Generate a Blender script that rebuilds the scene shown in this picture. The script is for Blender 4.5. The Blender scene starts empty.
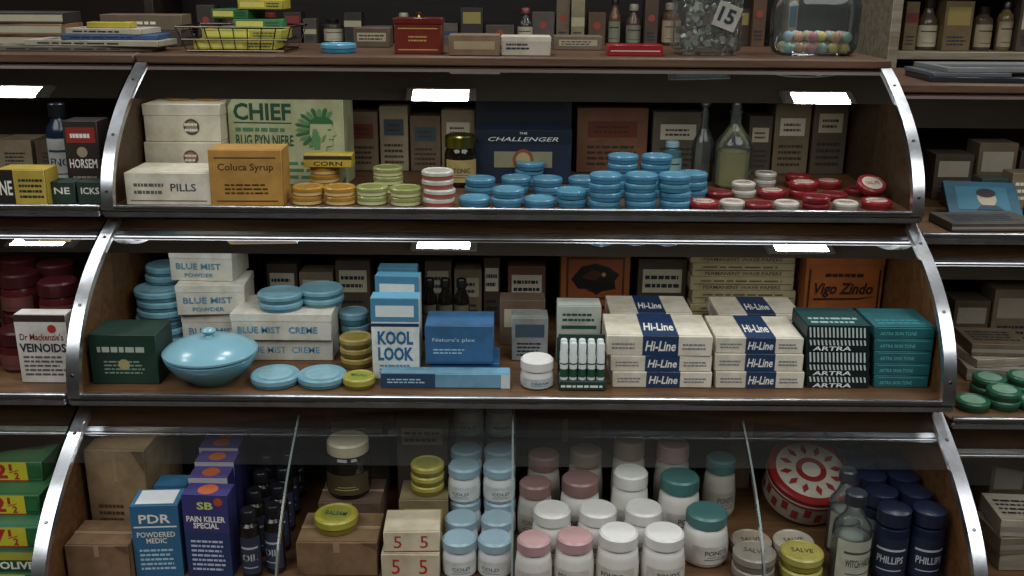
import bpy, bmesh, math, random
from mathutils import Vector, Matrix
random.seed(7)
rad=math.radians
scene=bpy.context.scene
COL=scene.collection
F=1000.0; CZ=1.75; PITCH=17.0; ROLL=0.45
CAMP=Vector((0,0,CZ))
RM=Matrix.Rotation(rad(90-PITCH),3,'X')@Matrix.Rotation(rad(ROLL),3,'Z')
FWD=RM@Vector((0,0,-1))
cd=bpy.data.cameras.new('camera'); cd.sensor_width=36; cd.lens=36*F/1024; cd.clip_start=.05
cam=bpy.data.objects.new('camera',cd); COL.objects.link(cam)
cam.matrix_world=Matrix.Translation(CAMP)@RM.to_4x4(); scene.camera=cam
def ray(x,y): return RM@Vector(((x-512)/F,(288-y)/F,-1))
def on_z(x,y,z):
    r=ray(x,y); return CAMP+r*((z-CZ)/r.z)
def on_y(x,y,Y):
    r=ray(x,y); return CAMP+r*(Y/r.y)
def dep(p): return (p-CAMP).dot(FWD)
def at_Y(px,Y,z):
    d=dep(Vector((0,Y,z))); return Vector(((px-512)*d/F,Y,z))

# ---------------- materials ----------------
def lin(h):
    c=[int(h[i:i+2],16)/255 for i in (0,2,4)]
    return [x/12.92 if x<=.04045 else ((x+.055)/1.055)**2.4 for x in c]+[1]
MC={}
def mat(h,kind='paper'):
    k=(h,kind)
    if k in MC: return MC[k]
    m=bpy.data.materials.new(kind+'_'+h); m.use_nodes=True
    nt=m.node_tree; N=nt.nodes; L=nt.links; b=N['Principled BSDF']
    c=lin(h)
    rough,metal,amt,sc,bump=dict(paper=(.55,0,.34,14,.02),ink=(.5,0,.1,40,0),plastic=(.32,0,.08,25,0),enamel=(.3,0,.25,30,.02),
        metal=(.28,1,.3,20,.02),wood=(.5,0,.5,9,.05),wall=(.9,0,.15,3,.02),ceramic=(.22,0,.06,10,0),card=(.85,0,.4,18,.05))[kind]
    tc=N.new('ShaderNodeTexCoord'); mp=N.new('ShaderNodeMapping'); L.new(tc.outputs['Object'],mp.inputs[0])
    if kind=='wood': mp.inputs['Scale'].default_value=(.6,6,6)
    nz=N.new('ShaderNodeTexNoise'); nz.inputs['Scale'].default_value=sc; nz.inputs['Detail'].default_value=6; nz.inputs['Roughness'].default_value=.65
    L.new(mp.outputs[0],nz.inputs[0])
    rp=N.new('ShaderNodeValToRGB'); rp.color_ramp.elements[0].position=.3; rp.color_ramp.elements[1].position=.62
    rp.color_ramp.elements[0].color=[c[0]*(1-amt),c[1]*(1-amt*1.1),c[2]*(1-amt*1.3),1]; rp.color_ramp.elements[1].color=c
    L.new(nz.outputs[0],rp.inputs[0]); L.new(rp.outputs[0],b.inputs['Base Color'])
    b.inputs['Roughness'].default_value=rough; b.inputs['Metallic'].default_value=metal
    if bump:
        bp=N.new('ShaderNodeBump'); bp.inputs['Strength'].default_value=.25; bp.inputs['Distance'].default_value=bump*.05
        L.new(nz.outputs[0],bp.inputs['Height']); L.new(bp.outputs[0],b.inputs['Normal'])
    MC[k]=m; return m
def I(h): return mat(h,'ink')
def glass(name,col=(1,1,1),ior=1.45,rough=.0,body=0.0,bodycol=(.5,.5,.5),rv=.05):
    m=bpy.data.materials.new(name); m.use_nodes=True; nt=m.node_tree; N=nt.nodes; L=nt.links
    N.remove(N['Principled BSDF']); out=N['Material Output']
    t=N.new('ShaderNodeBsdfTransparent'); t.inputs[0].default_value=(*col,1)
    g=N.new('ShaderNodeBsdfGlossy'); g.inputs['Roughness'].default_value=rough
    fr=N.new('ShaderNodeFresnel'); fr.inputs[0].default_value=ior
    mx=N.new('ShaderNodeMixShader'); L.new(fr.outputs[0],mx.inputs[0])
    if body>0:
        d=N.new('ShaderNodeBsdfDiffuse'); d.inputs[0].default_value=(*bodycol,1)
        m2=N.new('ShaderNodeMixShader'); m2.inputs[0].default_value=body
        L.new(t.outputs[0],m2.inputs[1]); L.new(d.outputs[0],m2.inputs[2]); L.new(m2.outputs[0],mx.inputs[1])
    else: L.new(t.outputs[0],mx.inputs[1])
    L.new(g.outputs[0],mx.inputs[2])
    nz=N.new('ShaderNodeTexNoise'); nz.inputs['Scale'].default_value=7
    mr=N.new('ShaderNodeMapRange'); mr.inputs[3].default_value=rough; mr.inputs[4].default_value=rough+rv
    L.new(nz.outputs[0],mr.inputs[0]); L.new(mr.outputs[0],g.inputs['Roughness'])
    L.new(mx.outputs[0],out.inputs[0]); return m
G_CASE=glass('curved_case_glass',(.93,.95,.94),1.5,.0,.02,(.5,.52,.5),.02)
G_CLR=glass('clear_bottle_glass',(.94,.98,.97),1.5,.02,.05,(.7,.75,.7))
G_DRK=glass('dark_bottle_glass',(.05,.04,.03),1.6,.02,.5,(.02,.015,.01))
G_BLU=glass('pale_blue_glass',(.5,.78,.85),1.5,.02,.3,(.2,.45,.55))
G_EDGE=glass('glass_pane_edge',(.6,.68,.66),1.5,.08,.35,(.35,.42,.4))
CHROME=mat('dcdfe4','metal')
DWOOD=mat('2a1a10','wood'); TWOOD=mat('6e4c2c','wood')

# ---------------- text ----------------
TX={}
def text_geo(s,bold,shear):
    k=(s,bold,shear)
    if k in TX: return TX[k]
    cu=bpy.data.curves.new('t','FONT'); cu.body=s; cu.offset=bold; cu.shear=shear; cu.resolution_u=2; cu.space_line=.85; cu.align_x='CENTER'
    ob=bpy.data.objects.new('t',cu); COL.objects.link(ob)
    dg=bpy.context.evaluated_depsgraph_get()
    me=bpy.data.meshes.new_from_object(ob.evaluated_get(dg))
    vs=[v.co.copy() for v in me.vertices]; fs=[tuple(p.vertices) for p in me.polygons]
    bpy.data.objects.remove(ob); bpy.data.curves.remove(cu); bpy.data.meshes.remove(me)
    x0=min(v.x for v in vs);x1=max(v.x for v in vs);y0=min(v.y for v in vs);y1=max(v.y for v in vs)
    vs=[((v.x-x0)/(x1-x0)-.5,(v.y-y0)/max(1e-6,(y1-y0))-.5) for v in vs]
    TX[k]=(vs,fs); return TX[k]

class MB:
    def __init__(s): s.v=[];s.f=[];s.fm=[];s.fs=[];s.m=[]
    def add(s,vs,fs,m,smooth=False,M=None):
        if m not in s.m: s.m.append(m)
        i=s.m.index(m); o=len(s.v)
        s.v+=[(M@Vector(v)) if M else Vector(v) for v in vs]
        for f in fs: s.f.append([a+o for a in f]); s.fm.append(i); s.fs.append(smooth)
        return s
    def box(s,w,d,h,m,c=(0,0,0),bev=.0012,M=None,jit=0,seg=1):
        bm=bmesh.new(); bmesh.ops.create_cube(bm,size=1)
        for v in bm.verts: v.co=Vector((v.co.x*w,v.co.y*d,(v.co.z+.5)*h))
        if bev: bmesh.ops.bevel(bm,geom=bm.edges[:],offset=min(bev,w*.3,d*.3,h*.3),segments=seg,affect='EDGES')
        for v in bm.verts:
            v.co+=Vector(c)
            if jit: v.co+=Vector((random.uniform(-jit,jit),random.uniform(0,jit)*(1 if v.co.y<c[1] else -1),-random.uniform(0,jit)*(1 if v.co.z>c[2]+h*.5 else 0)))
        bm.verts.index_update()
        vs=[v.co.copy() for v in bm.verts]; fs=[[v.index for v in f.verts] for f in bm.faces]; bm.free()
        return s.add(vs,fs,m,seg>1,M)
    def lathe(s,prof,m,seg=28,c=(0,0,0),ridge=0,M=None,sy=1,sq=0):
        vs=[];fs=[]; rings=[]
        for r,z in prof:
            if r<1e-6: rings.append([len(vs)]); vs.append((c[0],c[1],c[2]+z))
            else:
                rr=[]
                for k in range(seg):
                    a=2*math.pi*k/seg; q=r*(1-ridge*(k%2))
                    if sq: q*=(abs(math.cos(a))**sq+abs(math.sin(a))**sq)**(-1/sq)
                    rr.append(len(vs)); vs.append((c[0]+q*math.cos(a),c[1]+q*math.sin(a)*sy,c[2]+z))
                rings.append(rr)
        for a,b in zip(rings,rings[1:]):
            for k in range(seg):
                k2=(k+1)%seg
                if len(a)==1 and len(b)==1: continue
                if len(a)==1: fs.append([a[0],b[k2],b[k]])
                elif len(b)==1: fs.append([a[k],a[k2],b[0]])
                else: fs.append([a[k],a[k2],b[k2],b[k]])
        return s.add(vs,fs,m,True,M)
    def patch(s,r,z0,z1,ang,m,seg=12,c=0.0):
        vs=[];fs=[]
        for k in range(seg+1):
            a=c+ang*(k/seg-.5); x=math.sin(a)*r;y=-math.cos(a)*r
            vs+=[(x,y,z0),(x,y,z1)]
        for k in range(seg): fs.append([2*k,2*k+2,2*k+3,2*k+1])
        return s.add(vs,fs,m,True)
    def ctext(s,t,r,zc,w,h,m,bold=.02,shear=0):
        vs,fs=text_geo(t,bold,shear)
        return s.add([(math.sin(x*w/r)*r,-math.cos(x*w/r)*r,zc+y*h) for x,y in vs],fs,m)
    def feats(s,w,d,h,fl,e0=.0004):
        for i,ft in enumerate(fl):
            k,face=ft[0],ft[1]; e=e0+i*.00012
            if face=='F': o,u,v,n,su,sv=Vector((0,-d/2,h/2)),Vector((1,0,0)),Vector((0,0,1)),Vector((0,-1,0)),w,h
            elif face=='T': o,u,v,n,su,sv=Vector((0,0,h)),Vector((1,0,0)),Vector((0,1,0)),Vector((0,0,1)),w,d
            elif face=='R': o,u,v,n,su,sv=Vector((w/2,0,h/2)),Vector((0,1,0)),Vector((0,0,1)),Vector((1,0,0)),d,h
            else: o,u,v,n,su,sv=Vector((-w/2,0,h/2)),Vector((0,-1,0)),Vector((0,0,1)),Vector((-1,0,0)),d,h
            def P(a,b): return o+n*e+u*((a-.5)*su)+v*((b-.5)*sv)
            if k=='b':
                a0,a1,b0,b1,m=ft[2:7]; s.add([P(a0,b0),P(a1,b0),P(a1,b1),P(a0,b1)],[[0,1,2,3]],m)
            elif k=='t':
                t,uc,vc,uw,vh,m=ft[2:8]; bold=ft[8] if len(ft)>8 else .015; sh=ft[9] if len(ft)>9 else 0
                vs,fs=text_geo(t,bold,sh); s.add([P(uc+x*uw,vc+y*vh) for x,y in vs],fs,m)
            elif k=='d':
                uc,vc,r,m=ft[2:6]; ct=P(uc,vc)
                s.add([ct+u*(r*math.cos(a*.2618))+v*(r*math.sin(a*.2618)) for a in range(24)],[list(range(24))],m)
            elif k=='l':
                a0,a1,b0,b1,n_,m=ft[2:8]
                for q in range(n_):
                    bb=b0+(b1-b0)*(q+.2)/n_; hh=(b1-b0)/n_*.45; x=a0; e1=a1-random.uniform(0,.15)*(a1-a0)
                    while x<e1-.01:
                        x2=min(e1,x+random.uniform(.06,.2)*(a1-a0)); s.add([P(x,bb),P(x2,bb),P(x2,bb+hh),P(x,bb+hh)],[[0,1,2,3]],m); x=x2+.03*(a1-a0)
            elif k=='p':
                pts,m=ft[2:4]; s.add([P(a,b) for a,b in pts],[list(range(len(pts)))],m)
        return s
    def mesh(s,name):
        me=bpy.data.meshes.new(name); me.from_pydata([tuple(v) for v in s.v],[],s.f)
        for m in s.m: me.materials.append(m)
        me.polygons.foreach_set('material_index',s.fm); me.polygons.foreach_set('use_smooth',s.fs); me.update()
        me.set_sharp_from_angle(angle=rad(38)); return me

def meta(o,label,cat,grp=None):
    o['label']=label; o['category']=cat
    if grp: o['group']=grp
def put(proto,loc,rz=0,name='carton',label='',cat='box',grp=None,rot=None,sc=1):
    if len(proto)==1: root=bpy.data.objects.new(name,proto[0][1])
    else: root=bpy.data.objects.new(name,None); root.empty_display_size=.02
    COL.objects.link(root); root.location=loc; root.rotation_euler=rot or (0,0,rz); root.scale=(sc,)*3
    meta(root,label,cat,grp)
    if len(proto)>1:
        for pn,me in proto:
            c=bpy.data.objects.new(pn,me); COL.objects.link(c); c.parent=root
    return root
def child(root,name,me):
    c=bpy.data.objects.new(name,me); COL.objects.link(c); c.parent=root; return c
def struct(name,w,d,h,c,m):
    o=bpy.data.objects.new(name,MB().box(w,d,h,m,c,bev=0).mesh(name)); COL.objects.link(o); o['kind']='structure'; return o

# ---------------- room ----------------
struct('floor',9,9.4,.1,(0,1.3,-.1),mat('3a332c','wall'))
struct('ceiling',9,9.4,.1,(0,1.3,3.15),mat('8b867c','wall'))
WM=mat('3a3129','wall')
struct('wall_back',9,.1,3.15,(0,5.95,0),WM); struct('wall_front',9,.1,3.15,(0,-3.35,0),mat('5a5248','wall'))
struct('wall_left',.1,9.2,3.15,(-4.45,1.3,0),WM); struct('wall_right',.1,9.2,3.15,(4.45,1.3,0),WM)

# ---------------- display cases ----------------
TIERS=[('T',2.433,1.555,2.148,1.268,2.80,1.555,.47,.24),('M',2.18,1.238,1.878,.937,2.50,1.245,.38,.2),('B',1.93,.897,1.62,.595,2.25,.914,.45,.24)]
ZT,ZM,ZB=1.2688,.9378,.5958
def arc(Yt,zt,Yf,zf,n=20,t1=1.0,k=.47):
    P0,P1,P2=Vector((Yt,zt)),Vector((Yf,zt-k*(Yt-Yf))),Vector((Yf,zf)); out=[]
    for i in range(n+1):
        t=i/n*t1; p=P0*(1-t)**2+P1*2*t*(1-t)+P2*t*t
        tg=(P1-P0)*(1-t)+(P2-P1)*t; nrm=Vector((tg.y,-tg.x)).normalized()
        out.append((p,nrm))
    return out
def display_case(X0,X1,dy,dz,label,frames,panels,seams=()):
    root=bpy.data.objects.new('display_case',None); COL.objects.link(root); meta(root,label,'display case')
    root.location=((X0+X1)/2,0,0); cx=(X0+X1)/2; W=X1-X0
    for k,Yt,zt,Yf,zf,Yb,zc,sl,gt in TIERS:
        Yt+=dy;Yf+=dy;Yb+=dy;zt+=dz;zf+=dz;zc+=dz
        A=arc(Yt,zt,Yf,zf,24,1,sl)
        G=arc(Yt,zt,Yf,zf,16,gt,sl)
        vs=[];fs=[]
        for p,n in G: vs+=[(-W/2+.004,p.x,p.y),(W/2-.004,p.x,p.y)]
        for i in range(len(G)-1): fs.append([2*i,2*i+1,2*i+3,2*i+2])
        child(root,'curved_glass',MB().add(vs,fs,G_CASE,True).mesh('curved_glass'))
        child(root,'shelf_board',MB().box(W,Yb-Yf-.012,.014,mat('6a4c30','wood'),(0,(Yf+.012+Yb)/2,zf-.014)).mesh('shelf_board'))
        r=MB().box(W,.016,.016,CHROME,(0,Yf+.002,zf-.018),bev=.004,seg=3)
        r.box(W,.02,.003,mat('36322c','plastic'),(0,Yf+.002,zf-.002),bev=0).box(W,.010,.008,CHROME,(0,Yf-.002,zf+.001),bev=.002)
        child(root,'front_rail',r.mesh('front_rail'))
        child(root,'back_panel',MB().box(W,.012,zc-zf,DWOOD,(0,Yb-.006,zf)).mesh('back_panel'))
        for sx in panels:
            x=sx*(W/2-.008)
            poly=[(p.x+.004,p.y-.003) for p,n in A]+[(Yb,zf),(Yb,zc-.002),(Yt,zc-.002)]
            n=len(poly); vs=[(x-.005,a,b) for a,b in poly]+[(x+.005,a,b) for a,b in poly]
            fs=[list(range(n)),list(range(2*n-1,n-1,-1))]+[[i,(i+1)%n,n+(i+1)%n,n+i] for i in range(n)]
            child(root,'end_panel',MB().add(vs,fs,TWOOD if k!='T' else mat('45321f','wood')).mesh('end_panel'))
        for sx in frames:
            x=sx*(W/2-.014); mb=MB(); vs=[];fs=[]
            for p,n in A:
                a=p-n*.004; b=p+n*.007
                vs+=[(x-.015,a.x,a.y),(x-.013,b.x,b.y),(x+.013,b.x,b.y),(x+.015,a.x,a.y)]
            q=len(A)
            for i in range(q-1):
                for j in range(4): fs.append([4*i+j,4*i+(j+1)%4,4*i+4+(j+1)%4,4*i+4+j])
            fs+=[[0,1,2,3],[4*q-1,4*q-2,4*q-3,4*q-4]]
            mb.add(vs,fs,CHROME,True)
            for i in (3,12,21):
                p,n=A[i]; M=Matrix.Translation((x,p.x+n.x*.007,p.y+n.y*.007))@Vector((0,n.x,n.y)).to_track_quat('Z','Y').to_matrix().to_4x4()
                mb.lathe([(.004,0),(.003,.002),(0,.0025)],mat('6f7074','metal'),10,M=M)
            child(root,'chrome_frame',mb.mesh('chrome_frame'))
        if k=='B':
            for sx in seams:
                vs=[];fs=[]
                for p,n in A:
                    a=p-n*.010; b=p+n*.002
                    vs+=[(sx-cx-.002,a.x,a.y),(sx-cx-.002,b.x,b.y),(sx-cx+.002,b.x,b.y),(sx-cx+.002,a.x,a.y)]
                for i in range(len(A)-1):
                    for j in range(4): fs.append([4*i+j,4*i+(j+1)%4,4*i+4+(j+1)%4,4*i+4+j])
                child(root,'glass_joint',MB().add(vs,fs,G_EDGE,True).mesh('glass_joint'))
    child(root,'countertop',MB().box(W,.5,.022,mat('5a3e28','wood'),(0,2.433+dy+.25,1.558+dz),bev=.004).mesh('countertop'))
    b=MB().box(W,.9,.573+dz-.06,DWOOD,(0,1.63+dy+.46,.06),bev=.003).box(W-.06,.8,.06,mat('14100c','wood'),(0,1.70+dy+.42,0))
    n=max(2,int(W/.45))
    for i in range(n): b.box(W/n-.04,.012,.4+dz,TWOOD,(-W/2+W/n*(i+.5),1.63+dy+.004,.1),bev=.004)
    child(root,'base_cabinet',b.mesh('base_cabinet'))
    child(root,'rear_carcass',MB().box(W,.27,1.246-.575,DWOOD,(0,2.505+dy+.14,.575+dz)).box(W,.24,.914-.575,DWOOD,(0,2.255+dy+.12,.575+dz)).mesh('rear_carcass'))
    return root
display_case(-.9,.9,0,0,'three-tier stepped glass shop display case with curved chrome end frames',(-1,1),(-1,1),(-.44,0.004,.48))
display_case(-2.3,-.904,0,0,'adjoining stepped display case sharing the same chrome frame',(-1,),(-1,))
display_case(.925,2.4,.05,-.06,'slightly lower stepped display case with dark counter',(1,),(1,))

# ---------------- builders ----------------
LIM=.8795
def clampx(x,w,z,mg=0.0):
    if z>1.56: return x,w
    l,r=x-w/2-mg,x+w/2+mg
    if abs(x)<.9:
        l=max(l,-LIM); r=min(r,LIM)
    elif x<0: r=min(r,-.908)
    else: l=max(l,.929)
    return (l+r)/2,(r-l)-2*mg
def carton_proto(w,d,h,m,fl=(),lidm=None,lidf=.3,jit=0):
    b=MB()
    dark=I('2a2018')
    if lidm:
        b.box(w*.985,d*.985,h*(1-lidf*.5),m,jit=jit); l=MB().box(w,d,h*lidf,lidm,(0,0,h*(1-lidf)),jit=0)
        ff=[f for f in fl if f[1]!='T']; b2=[f for f in fl if f[1]=='T']
        b.feats(w*.985,d*.985,h,ff,e0=max(.0015,d*.0085)); l.feats(w,d,h,b2)
        return [('box_body',b.mesh('box_body')),('box_lid',l.mesh('box_lid'))]
    b.box(w,d,h,m,jit=jit)
    if d>.03 and w>.03:
        e=.0012
        b.feats(w,d,h,[('b','T',.015,.985,.04,.04+e/d,dark),('b','R',.04,.04+e/d,.02,.98,dark),('b','L',.04,.04+e/d,.02,.98,dark)],e0=.0002)
    b.feats(w,d,h,fl)
    return [('box_body',b.mesh('carton'))]
def box_at(x0,x1,yt,yb,z,D,m,fl=(),lab='',nm='carton',cat='box',rz=0,grp=None,Y=None,h=None,lidm=None,lidf=.3,jit=0):
    xm=(x0+x1)/2
    p=at_Y(xm,Y,z) if Y is not None else on_z(xm,yb,z)
    w=(x1-x0)*dep(p)/F
    if h is None: h=on_y(xm,yt,p.y).z-z
    p.x,w=clampx(p.x,w,z,abs(math.sin(rad(rz)))*D)
    if isinstance(m,str): m=mat(m)
    pr=carton_proto(w,D,h,m,fl,lidm,lidf,jit)
    off=Matrix.Rotation(rad(rz),3,'Z')@Vector((0,D/2,0))
    put(pr,p+off,rad(rz),nm,lab,cat,grp)
    return z+h+.0006
def tin_proto(r,h,bm_,lm,lidh=None,top=None,band=None):
    lidh=lidh or h*.5
    b=MB().lathe([(0,0),(r*.92,0),(r*.95,.0015),(r*.95,h-lidh*.6),(0,h-lidh*.6)],bm_)
    if band: b.patch(r*.955,h*.08,(h-lidh)*.95,6.2,band,30)
    l=MB().lathe([(r*.955,h-lidh),(r,h-lidh),(r,h-.003),(r-.003,h),(r*.86,h),(r*.83,h-.0012),(0,h-.0012)],lm)
    if top:
        l.lathe([(r*.7,0),(0,0.0001)],top[0],c=(0,0,h-.0009))
        if len(top)>1: l.feats(r*2,r*2,h,[('t','T',top[1],.5,.5,.5,.18,top[2])],e0=-.0004)
    return [('tin_body',b.mesh('tin_body')),('tin_lid',l.mesh('tin_lid'))]
def jar_proto(r,h,bm_,lm,lidh,lr=.85,labm=None,txt=None,ink=None,fill=None,rnd=False):
    hs=h-lidh-.008; b=MB()
    if rnd: b.lathe([(0,0),(r*.8,0),(r*.93,.004),(r,.016),(r*1.01,hs*.4),(r,hs*.66),(r*.95,hs*.84),(r*lr*1.02,hs*.98),(r*lr*.9,hs+.004),(r*lr*.88,h-lidh*.4),(0,h-lidh*.4)],bm_,36)
    else: b.lathe([(0,0),(r*.86,0),(r*.97,.004),(r,.01),(r,hs-.012),(r*.97,hs-.004),(r*lr*.92,hs+.004),(r*lr*.88,hs+.008),(r*lr*.88,h-lidh*.4),(0,h-lidh*.4)],bm_)
    if fill: b.lathe([(0,.004),(r*.9,.006),(r*.9,hs*.85),(0,hs*.85)],fill,20)
    l=MB().lathe([(r*lr*.9,h-lidh),(r*lr,h-lidh),(r*lr,h-.004),(r*lr-.004,h),(0,h)],lm,48)
    l.lathe([(r*lr*1.012,h-lidh+.002),(r*lr*1.012,h-.005)],lm,64,ridge=.02)
    out=[('jar_body',b.mesh('jar_body')),('jar_lid',l.mesh('jar_lid'))]
    if labm:
        hi=.66 if rnd else .78
        q=MB().patch(r*1.02,hs*.15,hs*hi,2.2,labm)
        if txt: q.ctext(txt,r*1.028,hs*.48,r*1.1,hs*.14,ink or I('22303a'))
        q.patch(r*1.026,hs*.28,hs*.30,1.1,ink or I('22303a')).patch(r*1.026,hs*.35,hs*.365,.8,ink or I('22303a'))
        out.append(('paper_label',q.mesh('paper_label')))
    return out
def bottle_proto(r,h,bm_,cm,neck=.35,nr=.38,caph=.1,labm=None,txt=None,ink=None,fill=None,stopper=False,flat=False):
    zs=h*(1-neck); ch=h*caph; b=MB()
    if flat: b.lathe([(0,0),(r*.88,0),(r,.006),(r,zs-.008),(r*.94,zs),(r*.7,zs+h*neck*.12),(r*nr,zs+h*neck*.2),(r*nr,h-ch*.8),(0,h-ch*.8)],bm_,32)
    else: b.lathe([(0,0),(r*.88,0),(r,.006),(r,zs-.01),(r*.93,zs+.004),(r*.6,zs+h*neck*.28),(r*nr,zs+h*neck*.5),(r*nr,h-ch*.8),(r*nr*1.15,h-ch*.8),(r*nr*1.15,h-ch*.5),(0,h-ch*.5)],bm_)
    if fill: b.lathe([(0,.005),(r*.9,.007),(r*.9,zs*.8),(0,zs*.8)],fill,20)
    l=MB()
    if stopper: l.lathe([(r*nr*.8,h-ch),(r*nr*.9,h-.001),(r*nr*.6,h+.004)]+[(r*.48*math.sin(a),h+.004+r*.48*(1-math.cos(a))) for a in [math.pi*k/8 for k in range(2,9)]],cm)
    else: l.lathe([(r*nr*1.2,h-ch),(r*nr*1.35,h-ch),(r*nr*1.35,h-.003),(r*nr*1.15,h),(0,h)],cm,24,ridge=.03)
    out=[('bottle_body',b.mesh('bottle_body')),('stopper' if stopper else 'bottle_cap',l.mesh('bottle_cap'))]
    if labm:
        q=MB().patch(r*1.012,zs*.12,zs*.85,2.6,labm)
        if txt: q.ctext(txt,r*1.02,zs*.45,r*1.6,zs*.14,ink or I('202020'))
        q.patch(r*1.018,zs*.62,zs*.66,1.8,ink or I('202020')).patch(r*1.018,zs*.24,zs*.26,1.5,ink or I('202020'))
        out.append(('paper_label',q.mesh('paper_label')))
    return out
def c_at(px,yb,z,r,pr,name,lab,cat,grp=None,n=1,h=0,rz=None,Y=None,jx=.002):
    p=at_Y(px,Y,z) if Y is not None else on_z(px,yb,z); p=p+Vector((0,r,0))
    if z<1.56 and abs(abs(p.x)-.9)<r+.03:
        p.x=math.copysign(min(abs(p.x),LIM-r-jx-.002) if abs(p.x)<.9 else max(abs(p.x),.935+r),p.x)
    for i in range(n):
        put(pr,p+Vector((random.uniform(-jx,jx),random.uniform(-jx,jx),i*(h+.0004))) if n>1 else p,random.uniform(-.4,.4) if rz is None else rz,name,lab,cat,grp)
    return z+n*(h+.0004)

INK=I('1d2430'); WHT=I('e6e2d4'); RED=I('a82a24'); GRN=I('1f4a34'); NAVY=I('1c3558')
# =============== TOP TIER ===============
box_at(127,212,173,205,ZT,.13,'d6cfba',[('t','F','PILLS',.68,.55,.3,.24,I('3a4048')),('l','F',.1,.45,.3,.75,2,I('5a5a58')),('b','F',.05,.95,.12,.15,I('5a5a58'))],'small cream pill carton in front of a carton stack')
z=box_at(133,222,0,0,ZT,.17,'a59c85',Y=2.38,h=.038,lab='flat cream carton under other cartons')
z=box_at(137,222,0,0,z,.17,'cfc6ae',[('d','F',.6,.5,.018,I('6b4a30')),('d','F',.6,.5,.013,I('9a7a58')),('l','F',.52,.68,.35,.65,2,WHT)],Y=2.375,h=.072,lab='aged cream carton with a round brown seal',grp='cream cartons in the upper tier')
z=box_at(134,221,0,0,z,.17,'d4ccb4',[('d','F',.62,.4,.019,I('4b4438')),('d','F',.62,.4,.014,I('8a8068')),('l','F',.53,.71,.25,.55,2,WHT)],Y=2.385,h=.088,lidm=mat('d8d0bc'),lidf=.3,lab='aged cream carton with lid and round dark seal',grp='cream cartons in the upper tier')
YT=tin_proto(.035,.018,mat('a87a22','enamel'),mat('c79a35','enamel'),top=(mat('b98a2c','enamel'),))
for px in (172,204): c_at(px,0,z,.035,YT,'tin','round mustard-yellow tin on a cream carton','tin','mustard tins on the cream carton',Y=2.45)
EG=I('2f6a3c'); EL=I('aeb288'); E2=I('5f8a58')
emb=[]
hx,hy=.80,.66
for k in range(13):
    a=rad(62+k*15); dx,dy=math.cos(a)*.9,math.sin(a); r0,r1=.10,.24+.015*(k%2)
    px_,py_=-dy,dx; t=.020
    pt=lambda rr,s:(hx+dx*rr+px_*t*s,hy+dy*rr+py_*t*s)
    emb.append(('p','F',[pt(r0,-.6),pt(r1-.03,-1),(hx+dx*r1,hy+dy*r1),pt(r1-.03,1),pt(r0,.6)],EG if k%2 else E2))
emb+=[('p','F',[(.73,.40),(.83,.38),(.85,.46),(.895,.47),(.905,.51),(.895,.53),(.91,.55),(.90,.575),(.935,.60),(.90,.68),(.905,.74),(.86,.79),(.78,.79),(.715,.73),(.705,.60),(.73,.52)],EL),
 ('p','F',[(.705,.72),(.91,.72),(.905,.76),(.86,.80),(.78,.80),(.71,.76)],EG),
 ('p','F',[(.865,.645),(.895,.65),(.89,.665),(.86,.66)],EG),('p','F',[(.87,.535),(.905,.54),(.905,.55),(.87,.546)],EG),
 ('p','F',[(.74,.42),(.79,.42),(.80,.55),(.77,.66),(.735,.66),(.72,.56)],E2),('p','F',[(.80,.5),(.83,.52),(.85,.6),(.82,.58)],E2)]
pr=[('t','F','CHIEF',.30,.85,.50,.2,GRN,.03),('b','F',.05,.55,.715,.73,GRN),('t','F','RUG PYN NIERE',.31,.52,.5,.13,GRN,.02),('l','F',.06,.54,.60,.70,1,I('4f7a54')),('l','F',.08,.9,.06,.3,3,I('4f7a54')),('p','F',[(0,.9),(.05,1),(0,1)],I('6a6a50')),('p','F',[(.95,0),(1,0),(1,.12)],I('6a6a50'))]+emb
zz=box_at(231,346,99,0,ZT,.11,'b2b68c',pr,'sage-green display carton with dark green lettering and profile portrait',Y=2.43,rz=-3)
o=at_Y(278,2.60,ZT)
lb=MB().box(.27,.004,.27,mat('6f8060'),jit=.001).feats(.27,.004,.27,[('t','F','CHIEF',.45,.94,.5,.08,GRN,.03),('b','F',.05,.95,.3,.7,I('7b8660'))],e0=.0015)
put([('b',lb.mesh('card'))],(o.x+.0,2.60,ZT),0,'display_card','upright green card with dark lettering behind carton','card')
box_at(212,284,150,206,ZT,.09,'b58840',[('t','F','Coluca Syrup',.5,.68,.76,.16,I('3a2410'),.01),('l','F',.2,.8,.2,.42,3,I('4a2f14')),('b','F',.08,.92,.85,.87,I('4a2f14')),('b','F',.08,.92,.08,.1,I('4a2f14'))],'ochre carton with dark brown lettering',rz=2)
OT=tin_proto(.036,.0195,mat('8f6520','enamel'),mat('ac7f30','enamel'),top=(mat('9c722c','enamel'),),band=I('d0b478'))
GT=tin_proto(.036,.0195,mat('757c40','enamel'),mat('949a5a','enamel'),top=(mat('838a50','enamel'),),band=I('c8c898'))
for px,yb,n in ((305,206,2),(338,206,2),(322,192,3)):
    zt=c_at(px,yb,ZT,.036,OT,'tin','round mustard tin with pale band, stacked','tin','mustard tins in the upper tier',n,.0195)
box_at(303,351,0,0,zt,.05,'c0a23a',[('b','F',.0,1,.62,.9,I('2d2a18')),('t','F','CORN',.5,.3,.6,.35,I('2d2a18'))],'small yellow carton lying on mustard tins',Y=2.34,h=.03)
for px,yb,n in ((371,206,2),(404,207,2),(387,194,3)):
    c_at(px,yb,ZT,.036,GT,'tin','round olive-green tin, stacked','tin','olive tins in the upper tier',n,.0195)
WT=tin_proto(.036,.0195,mat('b8b4a6','enamel'),mat('c8c4b6','enamel'),top=(mat('b8b4a8','enamel'),),band=I('a04a40'))
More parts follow.
